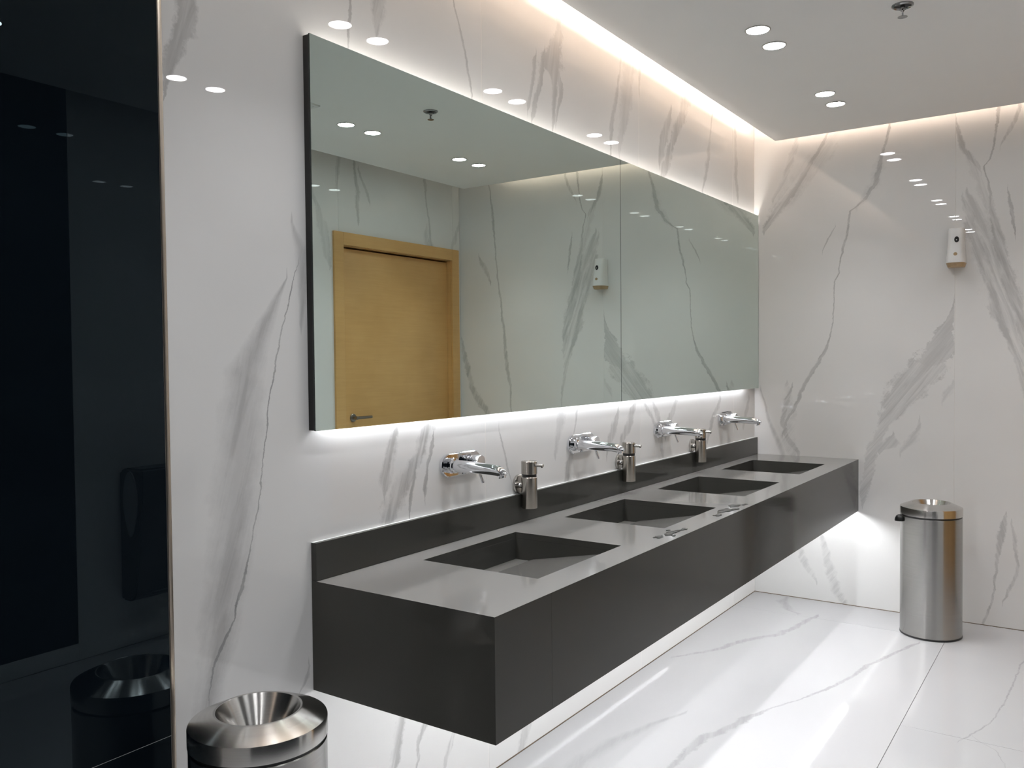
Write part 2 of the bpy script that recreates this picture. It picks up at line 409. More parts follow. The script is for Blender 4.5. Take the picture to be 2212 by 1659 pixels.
VEINS['E1'] = [
(0.3,0.7,0.95,[(1.396,-1.415,0.0167),(1.517,-1.393,0.0377),(1.615,-1.365,0.059),(1.713,-1.344,0.0805),(1.812,-1.318,0.0938),(1.924,-1.285,0.0988),(2.036,-1.252,0.0908),(2.137,-1.225,0.074),(2.238,-1.197,0.0482),(2.328,-1.163,0.0132)]),
(0.26,0.7,0.9,[(2.206,-1.268,0.0129),(2.294,-1.246,0.0303),(2.37,-1.224,0.0348),(2.447,-1.195,0.0306),(2.54,-1.151,0.0133)]),
(0.42,0.45,0.6,[(2.426,-1.228,0.0022),(2.458,-1.211,0.0131),(2.503,-1.18,0.0198),(2.571,-1.14,0.0199),(2.656,-1.117,0.0134),(2.714,-1.108,0.0045)]),
(0.5,0.45,0.3,[(2.274,-1.272,0.0064),(2.323,-1.265,0.0086),(2.37,-1.263,0.0056),(2.423,-1.246,0.0043),(2.458,-1.241,0.0043),(2.491,-1.267,0.0052),(2.533,-1.281,0.0051),(2.592,-1.29,0.0064),(2.688,-1.298,0.0085),(2.778,-1.308,0.0106)]),
(0.42,0.4,0.75,[(1.516,-1.429,0.0125),(1.589,-1.416,0.025),(1.699,-1.394,0.0376),(1.797,-1.368,0.0421),(1.92,-1.338,0.0381),(2.031,-1.312,0.0341),(2.13,-1.294,0.0299),(2.241,-1.279,0.0193),(2.329,-1.263,0.0065)]),
(0.38,0.5,0.8,[(1.13,-1.448,0.0062),(1.251,-1.435,0.0145),(1.372,-1.411,0.0167),(1.493,-1.379,0.0189),(1.579,-1.34,0.0255),(1.641,-1.314,0.0342),(1.715,-1.297,0.0364),(1.801,-1.281,0.0323),(1.889,-1.257,0.0346),(1.977,-1.228,0.0435),(2.077,-1.204,0.0481),(2.166,-1.182,0.0396),(2.242,-1.164,0.0265),(2.306,-1.141,0.0067)]),
(0.4,0.5,0.4,[(2.073,-1.388,0.0021),(2.122,-1.383,0.0084),(2.2,-1.37,0.0105),(2.274,-1.357,0.0084),(2.323,-1.351,0.0021)]),
(0.35,0.5,0.6,[(2.552,-1.313,0.0021),(2.572,-1.326,0.0085),(2.618,-1.355,0.0105),(2.679,-1.38,0.0146),(2.746,-1.404,0.0124)]),
(0.38,0.5,0.6,[(0.013,-1.25,0.0088),(0.066,-1.267,0.0109),(0.132,-1.291,0.0065),(0.209,-1.299,0.0065),(0.307,-1.309,0.0086),(0.397,-1.317,0.0129),(0.478,-1.325,0.0193),(0.549,-1.342,0.0192),(0.599,-1.354,0.0085)]),
(0.34,0.6,0.6,[(0.14,-1.338,0.0043),(0.18,-1.359,0.0106),(0.272,-1.399,0.0126),(0.335,-1.411,0.0105),(0.431,-1.394,0.0105),(0.493,-1.393,0.0126),(0.565,-1.378,0.0063)]),
(0.4,0.55,0.4,[(1.077,-1.883,0.0083),(1.255,-1.889,0.0104),(1.323,-1.901,0.0146),(1.412,-1.921,0.0251),(1.58,-1.931,0.0167),(1.849,-1.962,0.0092),(2.098,-1.997,0.0085),(2.27,-2.012,0.0085),(2.443,-2.026,0.0106),(2.512,-2.03,0.0149),(2.651,-2.049,0.0085),(2.756,-2.065,0.0064)]),
(0.35,0.6,0.7,[(2.033,-2.057,0.0085),(2.104,-2.09,0.0258),(2.176,-2.133,0.026),(2.231,-2.167,0.0087)]),
(0.42,0.5,0.7,[(1.044,-2.091,0.0259),(1.095,-2.134,0.0522),(1.164,-2.198,0.044),(1.251,-2.241,0.0354),(1.375,-2.275,0.0312),(1.499,-2.314,0.0224),(1.606,-2.339,0.0135)]),
]
VEINS['O'] = [
(0.5,0.55,0.3,[(2.372,-1.083,0.0129),(2.471,-1.089,0.0214),(2.524,-1.084,0.0257),(2.634,-1.099,0.0171),(2.776,-1.117,0.0127),(2.805,-1.125,0.0085)]),
(0.4,0.55,0.4,[(2.51,-0.971,0.0044),(2.536,-0.979,0.0177),(2.596,-1.009,0.0175),(2.666,-1.051,0.013),(2.723,-1.076,0.0086)]),
(0.5,0.55,0.3,[(2.28,-0.339,0.0317),(2.364,-0.348,0.021),(2.464,-0.356,0.0105),(2.562,-0.381,0.0104),(2.66,-0.394,0.0104),(2.727,-0.393,0.0208),(2.793,-0.397,0.0156)]),
(0.35,0.6,0.6,[(2.263,-0.344,0.0263),(2.309,-0.385,0.0365),(2.375,-0.4,0.0311),(2.427,-0.383,0.0104)]),
(0.35,0.6,0.6,[(2.554,-1.278,0.004),(2.629,-1.273,0.0162),(2.72,-1.259,0.0244),(2.767,-1.246,0.0163)]),
(0.38,0.5,0.6,[(2.059,-1.345,0.0119),(2.146,-1.359,0.0396),(2.275,-1.388,0.0549),(2.372,-1.424,0.0349),(2.468,-1.461,0.0192),(2.549,-1.49,0.0114)]),
(0.35,0.5,0.6,[(2.288,-0.094,0.0169),(2.343,-0.071,0.0283),(2.416,-0.041,0.0285),(2.491,-0.005,0.0172)]),
]
VEINS['F'] = [
(0.36,0.5,0.7,[(-1.361,-0.059,0.0128),(-1.263,-0.126,0.0166),(-1.146,-0.195,0.0201),(-1.033,-0.229,0.0241),(-0.907,-0.279,0.0277),(-0.831,-0.329,0.0231),(-0.741,-0.385,0.0262),(-0.532,-0.421,0.0226),(-0.388,-0.446,0.0188),(-0.308,-0.46,0.0151)]),
(0.42,0.5,0.5,[(-2.497,-0.518,0.0178),(-2.331,-0.507,0.0188),(-2.123,-0.521,0.0246),(-1.97,-0.573,0.0243),(-1.837,-0.601,0.0194),(-1.702,-0.648,0.0071),(-1.545,-0.721,0.0068),(-1.344,-0.794,0.011),(-1.163,-0.84,0.013),(-0.961,-0.871,0.013),(-0.737,-0.937,0.0125),(-0.536,-0.997,0.012),(-0.501,-1.013,0.0059)]),
(0.28,0.8,0.5,[(-2.728,-0.228,0.0383),(-2.528,-0.223,0.0466),(-2.329,-0.25,0.0419),(-2.09,-0.312,0.0179),(-1.946,-0.368,0.0117)]),
(0.3,0.7,0.6,[(-0.32,-0.36,0.0205),(-0.285,-0.298,0.0438),(-0.139,-0.214,0.0382),(-0.025,-0.207,0.0194)]),
]
VEINS['G'] = [
(0.42,0.6,0.5,[(-1.621,-1.327,0.0017),(-1.58,-1.345,0.0049),(-1.493,-1.375,0.0047),(-1.379,-1.412,0.0036),(-1.223,-1.43,0.0042),(-0.947,-1.449,0.005),(-0.577,-1.461,0.0052),(-0.487,-1.474,0.0043)]),
(0.3,0.6,0.6,[(-1.879,-1.513,0.0022),(-1.736,-1.488,0.0025),(-1.631,-1.45,0.003),(-1.595,-1.401,0.0035),(-1.548,-1.365,0.0023)]),
]

M = {}
M['B0'] = marble('marble_wall_0', (0, 2), VEINS['B0'], slope=0.30, seed=1.0, gain=1.45)
M['B1'] = marble('marble_wall_1', (0, 2), VEINS['B1'], slope=0.18, seed=2.0, gain=1.1)
M['B2'] = marble('marble_wall_2', (0, 2), VEINS['B2'], slope=0.22, seed=3.0, gain=1.1)
M['B3'] = marble('marble_wall_3', (0, 2), VEINS['B3'], slope=0.0, seed=4.0)
M['E0'] = marble('marble_end_0', (1, 2), VEINS['E0'], slope=-0.75, seed=5.0, gain=1.25)
M['E1'] = marble('marble_end_1', (1, 2), VEINS['E1'], slope=0.35, seed=6.0, gain=1.35)
M['O'] = marble('marble_front', (0, 2), VEINS['O'], slope=-0.15, seed=7.0, gain=0.95)
M['plain'] = marble('marble_plain', (1, 2), VEINS['E1'], slope=0.3, seed=9.0)
M['F'] = marble('marble_floor_0', (1, 0), VEINS['F'], slope=0.3, seed=11.0, base=(0.505, 0.505, 0.512), wave=0.04, rough=0.04, gain=1.5)
M['G'] = marble('marble_floor_1', (1, 0), VEINS['G'], slope=0.6, seed=12.0, base=(0.505, 0.505, 0.512), wave=0.04, rough=0.04, gain=1.5)
M['grout_light'] = simple('grout_light', (0.82, 0.80, 0.77), 0.8, vary=0.05)
M['grout_dark'] = simple('grout_brown', (0.16, 0.12, 0.085), 0.9, vary=0.3, vscale=8)
M['grout_floor'] = simple('grout_floor', (0.20, 0.19, 0.18), 0.9, vary=0.2)
M['dark_glass'] = simple('dark_glass', (0.0035, 0.006, 0.009), 0.0, ior=1.36, vary=0.05, **{'Specular Tint': (0.72, 0.92, 1.0, 1.0)})
M['trim'] = simple('trim_steel', (0.50, 0.44, 0.37), 0.34, 1.0, vary=0.06)
M['paint'] = simple('ceiling_paint', (0.90, 0.89, 0.87), 0.85, vary=0.01, vscale=4)
M['vent'] = simple('vent_paint', (0.74, 0.74, 0.73), 0.6, vary=0.02)
M['paint_cove'] = simple('cove_paint', (0.80, 0.78, 0.75), 0.9, vary=0.01)
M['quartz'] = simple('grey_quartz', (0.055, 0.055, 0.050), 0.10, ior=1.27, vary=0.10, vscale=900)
M['quartz_lit'] = simple('grey_quartz_lit', (0.225, 0.224, 0.216), 0.09, ior=1.45, vary=0.03, vscale=500)  # same grey stone, with the strong light from above painted into its colour
M['quartz_basin_lit'] = simple('grey_quartz_lit_basin', (0.15, 0.149, 0.142), 0.22, ior=1.4, vary=0.02, vscale=700)  # same grey stone, lightened to paint the light on slopes and gutters
M['chrome'] = simple('chrome', (0.86, 0.87, 0.90), 0.03, 1.0, vary=0.01)
M['steel_soap'] = brushed('brushed_steel_soap', (0.40, 0.375, 0.34), 0.24, 0.9)
M['steel_bin'] = brushed('brushed_steel_bin', (0.37, 0.363, 0.35), 0.23, 0.80)
M['steel_lid'] = brushed('brushed_steel_lid', (0.60, 0.59, 0.57), 0.20, 0.86)  # same brushed steel, base lightened to carry the lid's highlights
M['steel_plain'] = simple('satin_steel', (0.55, 0.53, 0.50), 0.22, 1.0, vary=0.05)
M['black'] = simple('black_plastic', (0.008, 0.008, 0.008), 0.35, vary=0.1)
M['mirror'] = simple('mirror_silver', (0.69, 0.79, 0.745), 0.0, 1.0, vary=0.003, vscale=2)
M['mirror_edge'] = simple('mirror_edge', (0.02, 0.03, 0.027), 0.25, vary=0.1)
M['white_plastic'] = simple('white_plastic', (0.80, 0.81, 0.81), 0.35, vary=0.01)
M['tan_plastic'] = simple('tan_plastic', (0.42, 0.30, 0.17), 0.35, vary=0.15, vscale=60)
M['dryer'] = simple('dryer_grey', (0.12, 0.12, 0.125), 0.3, vary=0.05)
M['dryer_side'] = simple('dryer_silver', (0.55, 0.56, 0.57), 0.3, vary=0.05)
M['dark_chrome'] = simple('dark_chrome', (0.30, 0.30, 0.30), 0.15, 1.0, vary=0.05)
M['handle'] = simple('door_handle_steel', (0.30, 0.28, 0.26), 0.3, 1.0, vary=0.05)
M['led_cove'] = emitter('led_warm', (1.0, 0.80, 0.66), E_COVE)
M['led_cove_back'] = emitter('led_warm_back', (1.0, 0.80, 0.66), E_COVE_BACK)
M['led_top'] = emitter('led_mirror_top', (1.0, 0.94, 0.87), E_MIRROR_TOP)
M['led_bottom'] = emitter('led_mirror_bottom', (0.95, 0.96, 1.0), E_MIRROR_BOTTOM)
M['led_under'] = emitter('led_under', (0.96, 0.975, 1.0), E_UNDER)
M['diffuser'] = emitter('lamp_diffuser', (0.98, 0.985, 1.0), E_DIFF)

def wood():
    m, nt, b = mat_new('oak_veneer')
    L = nt.links
    geo = N(nt, 'ShaderNodeNewGeometry')
    mp = N(nt, 'ShaderNodeMapping')
    mp.inputs['Scale'].default_value = (2.2, 1.0, 46.0)
    L.new(geo.outputs['Position'], mp.inputs[0])
    n1 = N(nt, 'ShaderNodeTexNoise'); n1.inputs['Scale'].default_value = 1.6; n1.inputs['Detail'].default_value = 6; n1.inputs['Distortion'].default_value = 0.8
    L.new(mp.outputs[0], n1.inputs['Vector'])
    n2 = N(nt, 'ShaderNodeTexNoise'); n2.inputs['Scale'].default_value = 2.2; n2.inputs['Detail'].default_value = 3
    L.new(geo.outputs['Position'], n2.inputs['Vector'])
    f = math_node(nt, 'ADD', math_node(nt, 'MULTIPLY', n1.outputs[0], 0.28), math_node(nt, 'MULTIPLY', n2.outputs[0], 0.72))
    r = N(nt, 'ShaderNodeValToRGB')
    r.color_ramp.elements[0].position = 0.25; r.color_ramp.elements[0].color = (0.52, 0.29, 0.10, 1)
    r.color_ramp.elements[1].position = 0.8; r.color_ramp.elements[1].color = (0.74, 0.46, 0.19, 1)
    L.new(f, r.inputs[0])
    L.new(r.outputs[0], b.inputs['Base Color'])
    b.inputs['Roughness'].default_value = 0.38
    return m
M['wood'] = wood()

def water_mat():
    m, nt, b = mat_new('water')
    b.inputs['Base Color'].default_value = (1, 1, 1, 1)
    b.inputs['Transmission Weight'].default_value = 1.0
    b.inputs['Roughness'].default_value = 0.0
    b.inputs['IOR'].default_value = 1.33
    tc = N(nt, 'ShaderNodeTexCoord')
    no = N(nt, 'ShaderNodeTexNoise'); no.inputs['Scale'].default_value = 45; no.inputs['Detail'].default_value = 2
    nt.links.new(tc.outputs['Object'], no.inputs['Vector'])
    bp_ = N(nt, 'ShaderNodeBump'); bp_.inputs['Strength'].default_value = 0.7; bp_.inputs['Distance'].default_value = 0.004
    nt.links.new(no.outputs[0], bp_.inputs['Height'])
    nt.links.new(bp_.outputs[0], b.inputs['Normal'])
    return m
M['water'] = water_mat()

# ------------------------------------------------------------------ the setting
def structure(o):
    o['kind'] = 'structure'
    return o

# floor: a bed with large slabs, 2 mm joints
floor = structure(box('floor', XL, 0.0, -W, 0.0, -0.06, -0.0025, M['grout_floor']))
JY = -1.119
for (xa, xb) in ((0.0, -0.36), (-0.36, -2.80), (-2.80, -5.24), (-5.24, XL)):
    box('tile', xa - 0.001, xb + 0.001, -0.002, JY + 0.001, -0.012, 0.0, M['F'], floor, bev=0.0006)
for (xa, xb) in ((0.0, -1.59), (-1.59, -4.03), (-4.03, XL)):
    box('tile', xa - 0.001, xb + 0.001, JY - 0.001, -W + 0.002, -0.012, 0.0, M['G'], floor, bev=0.0006)

# back wall behind the mirror: light joints between tall slabs
wall_back = structure(box('wall_back', XL, 0.05, 0.0005, 0.12, 0.0, TOP, M['grout_light']))
for mk, xa, xb in (('B3', 0.0, -0.372), ('B2', -0.372, -1.591), ('B1', -1.591, -2.803), ('B0', -2.803, -4.0245)):
    box('tile', xa - 0.0015, xb + 0.0015, 0.0, 0.012, 0.003, TOP, M[mk], wall_back, bev=0.0005)
box('dark_panel', -4.0345, XL, 0.0, 0.012, 0.003, 0.5928, M['dark_glass'], wall_back, bev=0.0008)
box('dark_panel', -4.0345, XL, 0.0, 0.012, 0.5930, TOP, M['dark_glass'], wall_back, bev=0.0008)
trim_1 = structure(box('trim_1', -4.0345, -4.0247, -0.0035, 0.01, 0.002, TOP, M['trim'], bev=0.0012, seg=2))
# brown sealant along the foot of the walls
trim_2 = structure(box('trim_2', XL, 0.0, -0.0012, 0.004, -0.002, 0.0035, M['grout_dark']))
trim_3 = structure(box('trim_3', -0.0012, 0.004, -W, 0.0, -0.002, 0.0035, M['grout_dark']))

# end wall
wall_right = structure(box('wall_right', 0.0015, 0.12, -W - 0.05, 0.0, 0.0, TOP, M['grout_light']))
box('tile', 0.0, 0.012, -0.001, -1.1045, 0.003, TOP, M['E0'], wall_right, bev=0.0005)
box('tile', 0.0, 0.012, -1.1065, -W + 0.001, 0.003, TOP, M['E1'], wall_right, bev=0.0005)

# wall opposite the mirror, with the doorway
DX0, DX1, DZ = -1.235, -0.112, 2.206       # opening
bm = bmesh.new()
add_box(bm, XL, DX0 - 0.03, -W - 0.12, -W - 0.0015, 0, TOP)
add_box(bm, DX1 + 0.03, 0.0, -W - 0.12, -W - 0.0015, 0, TOP)
add_box(bm, DX0 - 0.03, DX1 + 0.03, -W - 0.12, -W - 0.0015, DZ + 0.03, TOP)
wall_front = structure(finish('wall_front', bm, M['grout_light']))
for xa, xb, za, zb in ((-2.241, DX0 - 0.03, 0.003, TOP), (-2.983, -2.243, 0.003, TOP), (DX0 - 0.029, DX1 + 0.029, DZ + 0.031, TOP), (DX1 + 0.03, -0.001, 0.003, TOP)):
    box('tile', xa, xb, -W - 0.012, -W, za, zb, M['O'], wall_front, bev=0.0005)
box('tile', -2.985, XL, -W - 0.012, -W, 0.003, 0.083, M['plain'], wall_front, bev=0.0005)
box('dark_panel', -2.985, XL, -W - 0.012, -W, 0.085, TOP, M['dark_glass'], wall_front, bev=0.0008)

# far end behind the camera
wall_left = structure(box('wall_left', XL - 0.12, XL - 0.0015, -W, 0.0, 0.0, TOP, M['grout_light']))
box('tile', XL - 0.012, XL, -0.001, -1.174, 0.003, TOP, M['plain'], wall_left, bev=0.0005)
box('tile', XL - 0.012, XL, -1.176, -W + 0.001, 0.003, TOP, M['plain'], wall_left, bev=0.0005)

# ceiling: lowered panel with an open cove all round, slab above
ceiling = structure(box('ceiling', XL, -G1, -W + G3, -G2, H, H + 0.07, M['paint'], bev=0.002))
box('led_strip', XL + 0.05, -G1 - 0.05, -G2 - 0.060, -G2 - 0.040, H + 0.07, H + 0.080, M['led_cove_back'], ceiling)
box('led_strip', -G1 - 0.020, -G1 - 0.005, -W + G3 + 0.35, -G2 - 0.025, H + 0.07, H + 0.084, M['led_cove'], ceiling)
structure(box('ceiling_slab', XL - 0.12, 0.12, -W - 0.12, 0.12, TOP, TOP + 0.1, M['paint_cove']))

# door in the wall opposite the mirror
door_1 = structure(empty('door_1', (0, 0, 0)))
CW = 0.083
bm = bmesh.new(); add_box(bm, DX0 - CW, DX0, -W, -W + 0.016, 0.003, DZ + CW, 0.002, 2); finish('casing', bm, M['wood'], door_1)
bm = bmesh.new(); add_box(bm, DX1, DX1 + CW, -W, -W + 0.016, 0.003, DZ + CW, 0.002, 2); finish('casing', bm, M['wood'], door_1)
bm = bmesh.new(); add_box(bm, DX0, DX1, -W, -W + 0.016, DZ, DZ + CW, 0.002, 2); finish('casing', bm, M['wood'], door_1)
box('jamb', DX0 - 0.028, DX0 + 0.002, -W - 0.11, -W, 0.003, DZ + 0.028, M['wood'], door_1)
box('jamb', DX1 - 0.002, DX1 + 0.028, -W - 0.11, -W, 0.003, DZ + 0.028, M['wood'], door_1)
box('jamb', DX0 + 0.002, DX1 - 0.002, -W - 0.11, -W, DZ - 0.002, DZ + 0.028, M['wood'], door_1)
box('leaf', DX0 + 0.004, DX1 - 0.004, -W - 0.075, -W - 0.034, 0.006, DZ - 0.014, M['wood'], door_1, bev=0.0015, seg=2)
lever = lathe('door_handle', [(0, 0), (0.027, 0), (0.027, 0.007), (0.025, 0.009), (0.012, 0.009), (0.012, 0.045), (0, 0.045)], M['handle'], door_1, 40)
lever.rotation_euler = (math.radians(-90), 0, 0)
lever.location = (-1.126, -W - 0.034, 1.077)
tube('lever', [(-0.012, 0, 0.038), (0.03, 0, 0.038), (0.14, 0, 0.038)], [0.010, 0.010, 0.009], M['handle'], lever, 20)

# ------------------------------------------------------------------ mirrors with light strips behind them
def wall_mirror(x0, x1, label, first, last):
    e = empty('wall_mirror', ((x0 + x1) / 2, 0, 1.2647))
    tag(e, label, 'mirror')
    cx, z0 = (x0 + x1) / 2, 1.2647
    hw = (x1 - x0) / 2
    zt = 2.3188 - z0
    bm = bmesh.new(); add_box(bm, -hw, hw, -MIR, -MIR + 0.005, 0, zt)
    g = finish('glass', bm, M['mirror'], e)
    g.data.materials.append(M['mirror_edge'])
    for pl_ in g.data.polygons:
        pl_.material_index = 0 if pl_.normal.y < -0.5 else 1
    box('backing_frame', -hw + (0.004 if first else -0.001), hw + (0.0 if last else 0.0012), -MIR + 0.005, -0.0005, 0.045, zt - 0.045, M['black'], e)
    xs = -hw + (0.035 if first else 0.004)
    if first:
        box('light_stop_cheek', -hw + 0.0015, -hw + 0.012, -MIR + 0.005, -0.0005, 0.001, zt - 0.001, M['black'], e)  # added black cheek, keeps the strips' light from leaking past the left end
    xe_b = hw - (0.19 if last else 0.004)
    xe_t = hw - 0.002
    box('led_strip', xs, xe_t, -0.017, -0.006, zt - 0.045, zt - 0.036, M['led_top'], e)
    box('led_strip', xs, xe_b, -0.017, -0.006, 0.036, 0.045, M['led_bottom'], e)
    return e
wall_mirror(-3.607, -1.8348, 'longer frameless backlit mirror panel, reflecting the wooden door', True, False)
wall_mirror(-1.8312, -0.003, 'frameless backlit mirror panel touching the marble end wall', False, True)

# ------------------------------------------------------------------ floating vanity counter
van = empty('vanity_counter', (0, 0, 0))
tag(van, 'long dark grey stone vanity counter floating on the wall with four sunken basins', 'counter')
SX = [(-3.26, -2.772), (-2.445, -1.957), (-1.63, -1.142), (-0.815, -0.327)]
SY0, SY1 = -0.507, -0.101
SLAB = 0.02
# top slab with four cut-outs, as a grid of blocks sharing faces
bm = bmesh.new()
xs = [-LC]
for a, b_ in SX: xs += [a, b_]
xs.append(-0.0012)
ys = [-DC, SY0, SY1, -0.0012]
vt, vb = {}, {}
for i, x in enumerate(xs):
    for j, y in enumerate(ys):
        vt[i, j] = bm.verts.new((x, y, ZC))
        vb[i, j] = bm.verts.new((x + (SLAB if i == 0 else 0), y + (SLAB if j == 0 else 0), ZC - SLAB))   # mitred outer edges
def solid(i, j):
    if i < 0 or j < 0 or i >= len(xs) - 1 or j >= len(ys) - 1: return False
    return not (j == 1 and i % 2 == 1)
for i in range(len(xs) - 1):
    for j in range(len(ys) - 1):
        if not solid(i, j): continue
        bm.faces.new((vt[i, j], vt[i + 1, j], vt[i + 1, j + 1], vt[i, j + 1]))
        bm.faces.new((vb[i, j], vb[i, j + 1], vb[i + 1, j + 1], vb[i + 1, j]))
        if not solid(i - 1, j): bm.faces.new((vt[i, j], vt[i, j + 1], vb[i, j + 1], vb[i, j]))
        if not solid(i + 1, j): bm.faces.new((vt[i + 1, j], vb[i + 1, j], vb[i + 1, j + 1], vt[i + 1, j + 1]))
        if not solid(i, j - 1): bm.faces.new((vt[i, j], vb[i, j], vb[i + 1, j], vt[i + 1, j]))
        if not solid(i, j + 1): bm.faces.new((vt[i, j + 1], vt[i + 1, j + 1], vb[i + 1, j + 1], vb[i, j + 1]))
wt = finish('worktop', bm, M['quartz_lit'], van)
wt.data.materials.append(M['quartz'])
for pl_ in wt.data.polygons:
    pl_.material_index = 0 if pl_.normal.z > 0.5 else 1  # upward faces get the lit copy of the stone, cut-out rims the dark one
FZ = ZC - SLAB
def mitred(name, p0, p1, inward, cap0, cap1):
    # upright stone panel whose top edge is cut at 45 degrees under the worktop
    p0, p1, inward = Vector(p0), Vector(p1), Vector(inward) * (SLAB - 0.0005)
    d = (p1 - p0).normalized() * (SLAB - 0.0005)
    bm = bmesh.new()
    q0 = p0 + inward + (d if cap0 else Vector())
    q1 = p1 + inward - (d if cap1 else Vector())
    z0, z1, z2 = Vector((0, 0, ZB)), Vector((0, 0, ZC - 0.0004)), Vector((0, 0, ZC - SLAB - 0.0002))
    v = [bm.verts.new(c) for c in (p0 + z0, p1 + z0, p1 + z1, p0 + z1, q0 + z0, q1 + z0, q1 + z2, q0 + z2)]
    for f in ((0, 1, 2, 3), (7, 6, 5, 4), (3, 2, 6, 7), (0, 4, 5, 1), (0, 3, 7, 4), (1, 5, 6, 2)):
        bm.faces.new([v[k] for k in f])
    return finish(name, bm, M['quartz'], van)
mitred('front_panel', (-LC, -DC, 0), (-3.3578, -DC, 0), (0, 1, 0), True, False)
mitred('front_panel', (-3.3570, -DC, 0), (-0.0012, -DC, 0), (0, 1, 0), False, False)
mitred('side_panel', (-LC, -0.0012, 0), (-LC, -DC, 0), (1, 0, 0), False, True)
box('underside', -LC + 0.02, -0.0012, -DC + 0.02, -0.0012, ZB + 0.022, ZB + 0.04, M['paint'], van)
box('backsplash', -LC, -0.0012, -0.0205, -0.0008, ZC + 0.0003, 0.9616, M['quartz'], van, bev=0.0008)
box('lit_top_edge', -LC, -0.0012, -0.009, -0.0006, 0.9616, 0.9622, M['white_plastic'], van)  # white strip painting the LED-lit, dusty top face of the backsplash
box('led_strip', -LC + 0.05, -0.07, -0.566, -0.552, ZB + 0.010, ZB + 0.022, M['led_under'], van)
for (xa, xb) in SX:
    bs = None
    # basin shell: four walls and the gutter floor, set in a little from the cut-out
    o_ = -0.0025
    xa_, xb_, ya_, yb_ = xa - o_, xb + o_, SY0 - o_, SY1 + o_
    zb_, zt_ = 0.766, FZ
    t_ = 0.012
    bm = bmesh.new()
    add_box(bm, xa_ - t_, xa_, ya_ - t_, yb_ + t_, zb_ - t_, zt_)
    add_box(bm, xb_, xb_ + t_, ya_ - t_, yb_ + t_, zb_ - t_, zt_)
    add_box(bm, xa_, xb_, yb_, yb_ + t_, zb_ - t_, zt_)
    add_box(bm, xa_, xb_, ya_ - t_, ya_, zb_ - t_, zt_)
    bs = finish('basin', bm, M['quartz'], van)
    box('gutter_floor', xa_, xb_, ya_, yb_, zb_ - t_, zb_, M['quartz_basin_lit'], bs)
    # sloping plate that drains into the slot at the back
    bm = bmesh.new()
    ys_, ye_ = -0.172, ya_
    z1_, z2_ = 0.772, 0.836
    vs = []
    for x in (xa_ + 0.001, xb_ - 0.001):
        vs.append([bm.verts.new(c) for c in ((x, ys_, z1_), (x, ye_, z2_), (x, ye_, z2_ - 0.012), (x, ys_, z1_ - 0.012))])
    a_, c_ = vs
    bm.faces.new(a_); bm.faces.new(list(reversed(c_)))
    for k in range(4):
        bm.faces.new((a_[k], a_[(k + 1) % 4], c_[(k + 1) % 4], c_[k]))
    finish('slope_plate', bm, M['quartz_basin_lit'], bs)

# ------------------------------------------------------------------ faucets
def make_faucet():
    e = empty('wall_faucet', (0, 0, 0))
    # stadium plate in local x-z, standing off the wall towards -y
    bm = bmesh.new()
    hw, hr, n = 0.105, 0.038, 20
    def ring(scale, y):
        out = []
        for s in (1, -1):
            for k in range(n + 1):
                t = -math.pi / 2 + math.pi * k / n
                out.append(bm.verts.new((s * (hw - hr) + s * math.cos(t) * hr * scale, y, s * math.sin(t) * hr * scale)))
        return out
    r0, r1, r2 = ring(1.0, 0.0), ring(1.0, -0.009), ring(0.93, -0.012)
    for A, B in ((r0, r1), (r1, r2)):
        for k in range(len(A)):
            bm.faces.new((A[k], A[(k + 1) % len(A)], B[(k + 1) % len(B)], B[k]))
    bm.faces.new(r2)
    bm.faces.new(list(reversed(r0)))
    finish('plate', bm, M['chrome'], e, 30)
    lathe('collar', [(0.026, 0.0115), (0.026, 0.017), (0.0225, 0.020), (0.0225, 0.026), (0.0245, 0.028), (0.0245, 0.033), (0.018, 0.035)], M['chrome'], e, 40,
          Matrix.Translation((-0.062, 0, 0)) @ ROT_TO_MINUS_Y)
    bm = bmesh.new()
    add_tube(bm, [(-0.062, -0.03, 0), (-0.062, -0.06, 0), (-0.062, -0.12, -0.001), (-0.062, -0.18, -0.003), (-0.062, -0.205, -0.006), (-0.062, -0.219, -0.012), (-0.062, -0.226, -0.019)],
             [0.0195, 0.0195, 0.0185, 0.0172, 0.0165, 0.0150, 0.0120], 32)
    sp = finish('spout', bm, M['chrome'], e, 50)
    lathe('aerator', [(0, 0), (0.0115, 0), (0.0125, 0.002), (0.0125, 0.010), (0.010, 0.012), (0, 0.012)], M['chrome'], sp, 28,
          Matrix.Translation((-0.062, -0.217, -0.027)) @ Matrix.Rotation(math.radians(-12), 4, 'X'))
    h = lathe('handle', [(0.021, 0.0115), (0.021, 0.014), (0.0175, 0.016), (0.0175, 0.020), (0.0225, 0.022), (0.0225, 0.050), (0.0215, 0.052), (0, 0.052)], M['chrome'], e, 40,
              Matrix.Translation((0.052, 0, 0.003)) @ ROT_TO_MINUS_Y)
    tube('lever', [(0.052, -0.038, -0.014), (0.052, -0.047, -0.038), (0.053, -0.058, -0.068)], [0.0052, 0.0052, 0.0052], M['chrome'], h, 14)
    return e
fa = make_faucet()
FLAB = ('chrome wall-mounted faucet over the nearest basin at the left end',
        'chrome wall-mounted faucet over the second basin from the left',
        'chrome wall-mounted faucet over the third basin from the left',
        'chrome wall-mounted faucet over the far basin beside the end wall')
for i, x in enumerate((-2.951, -2.150, -1.347, -0.513)):
    o = fa if i == 0 else copy_tree(fa)
    o.location = (x, -0.0003, 1.108)
    tag(o, FLAB[i], 'faucet', 'faucets along the vanity')

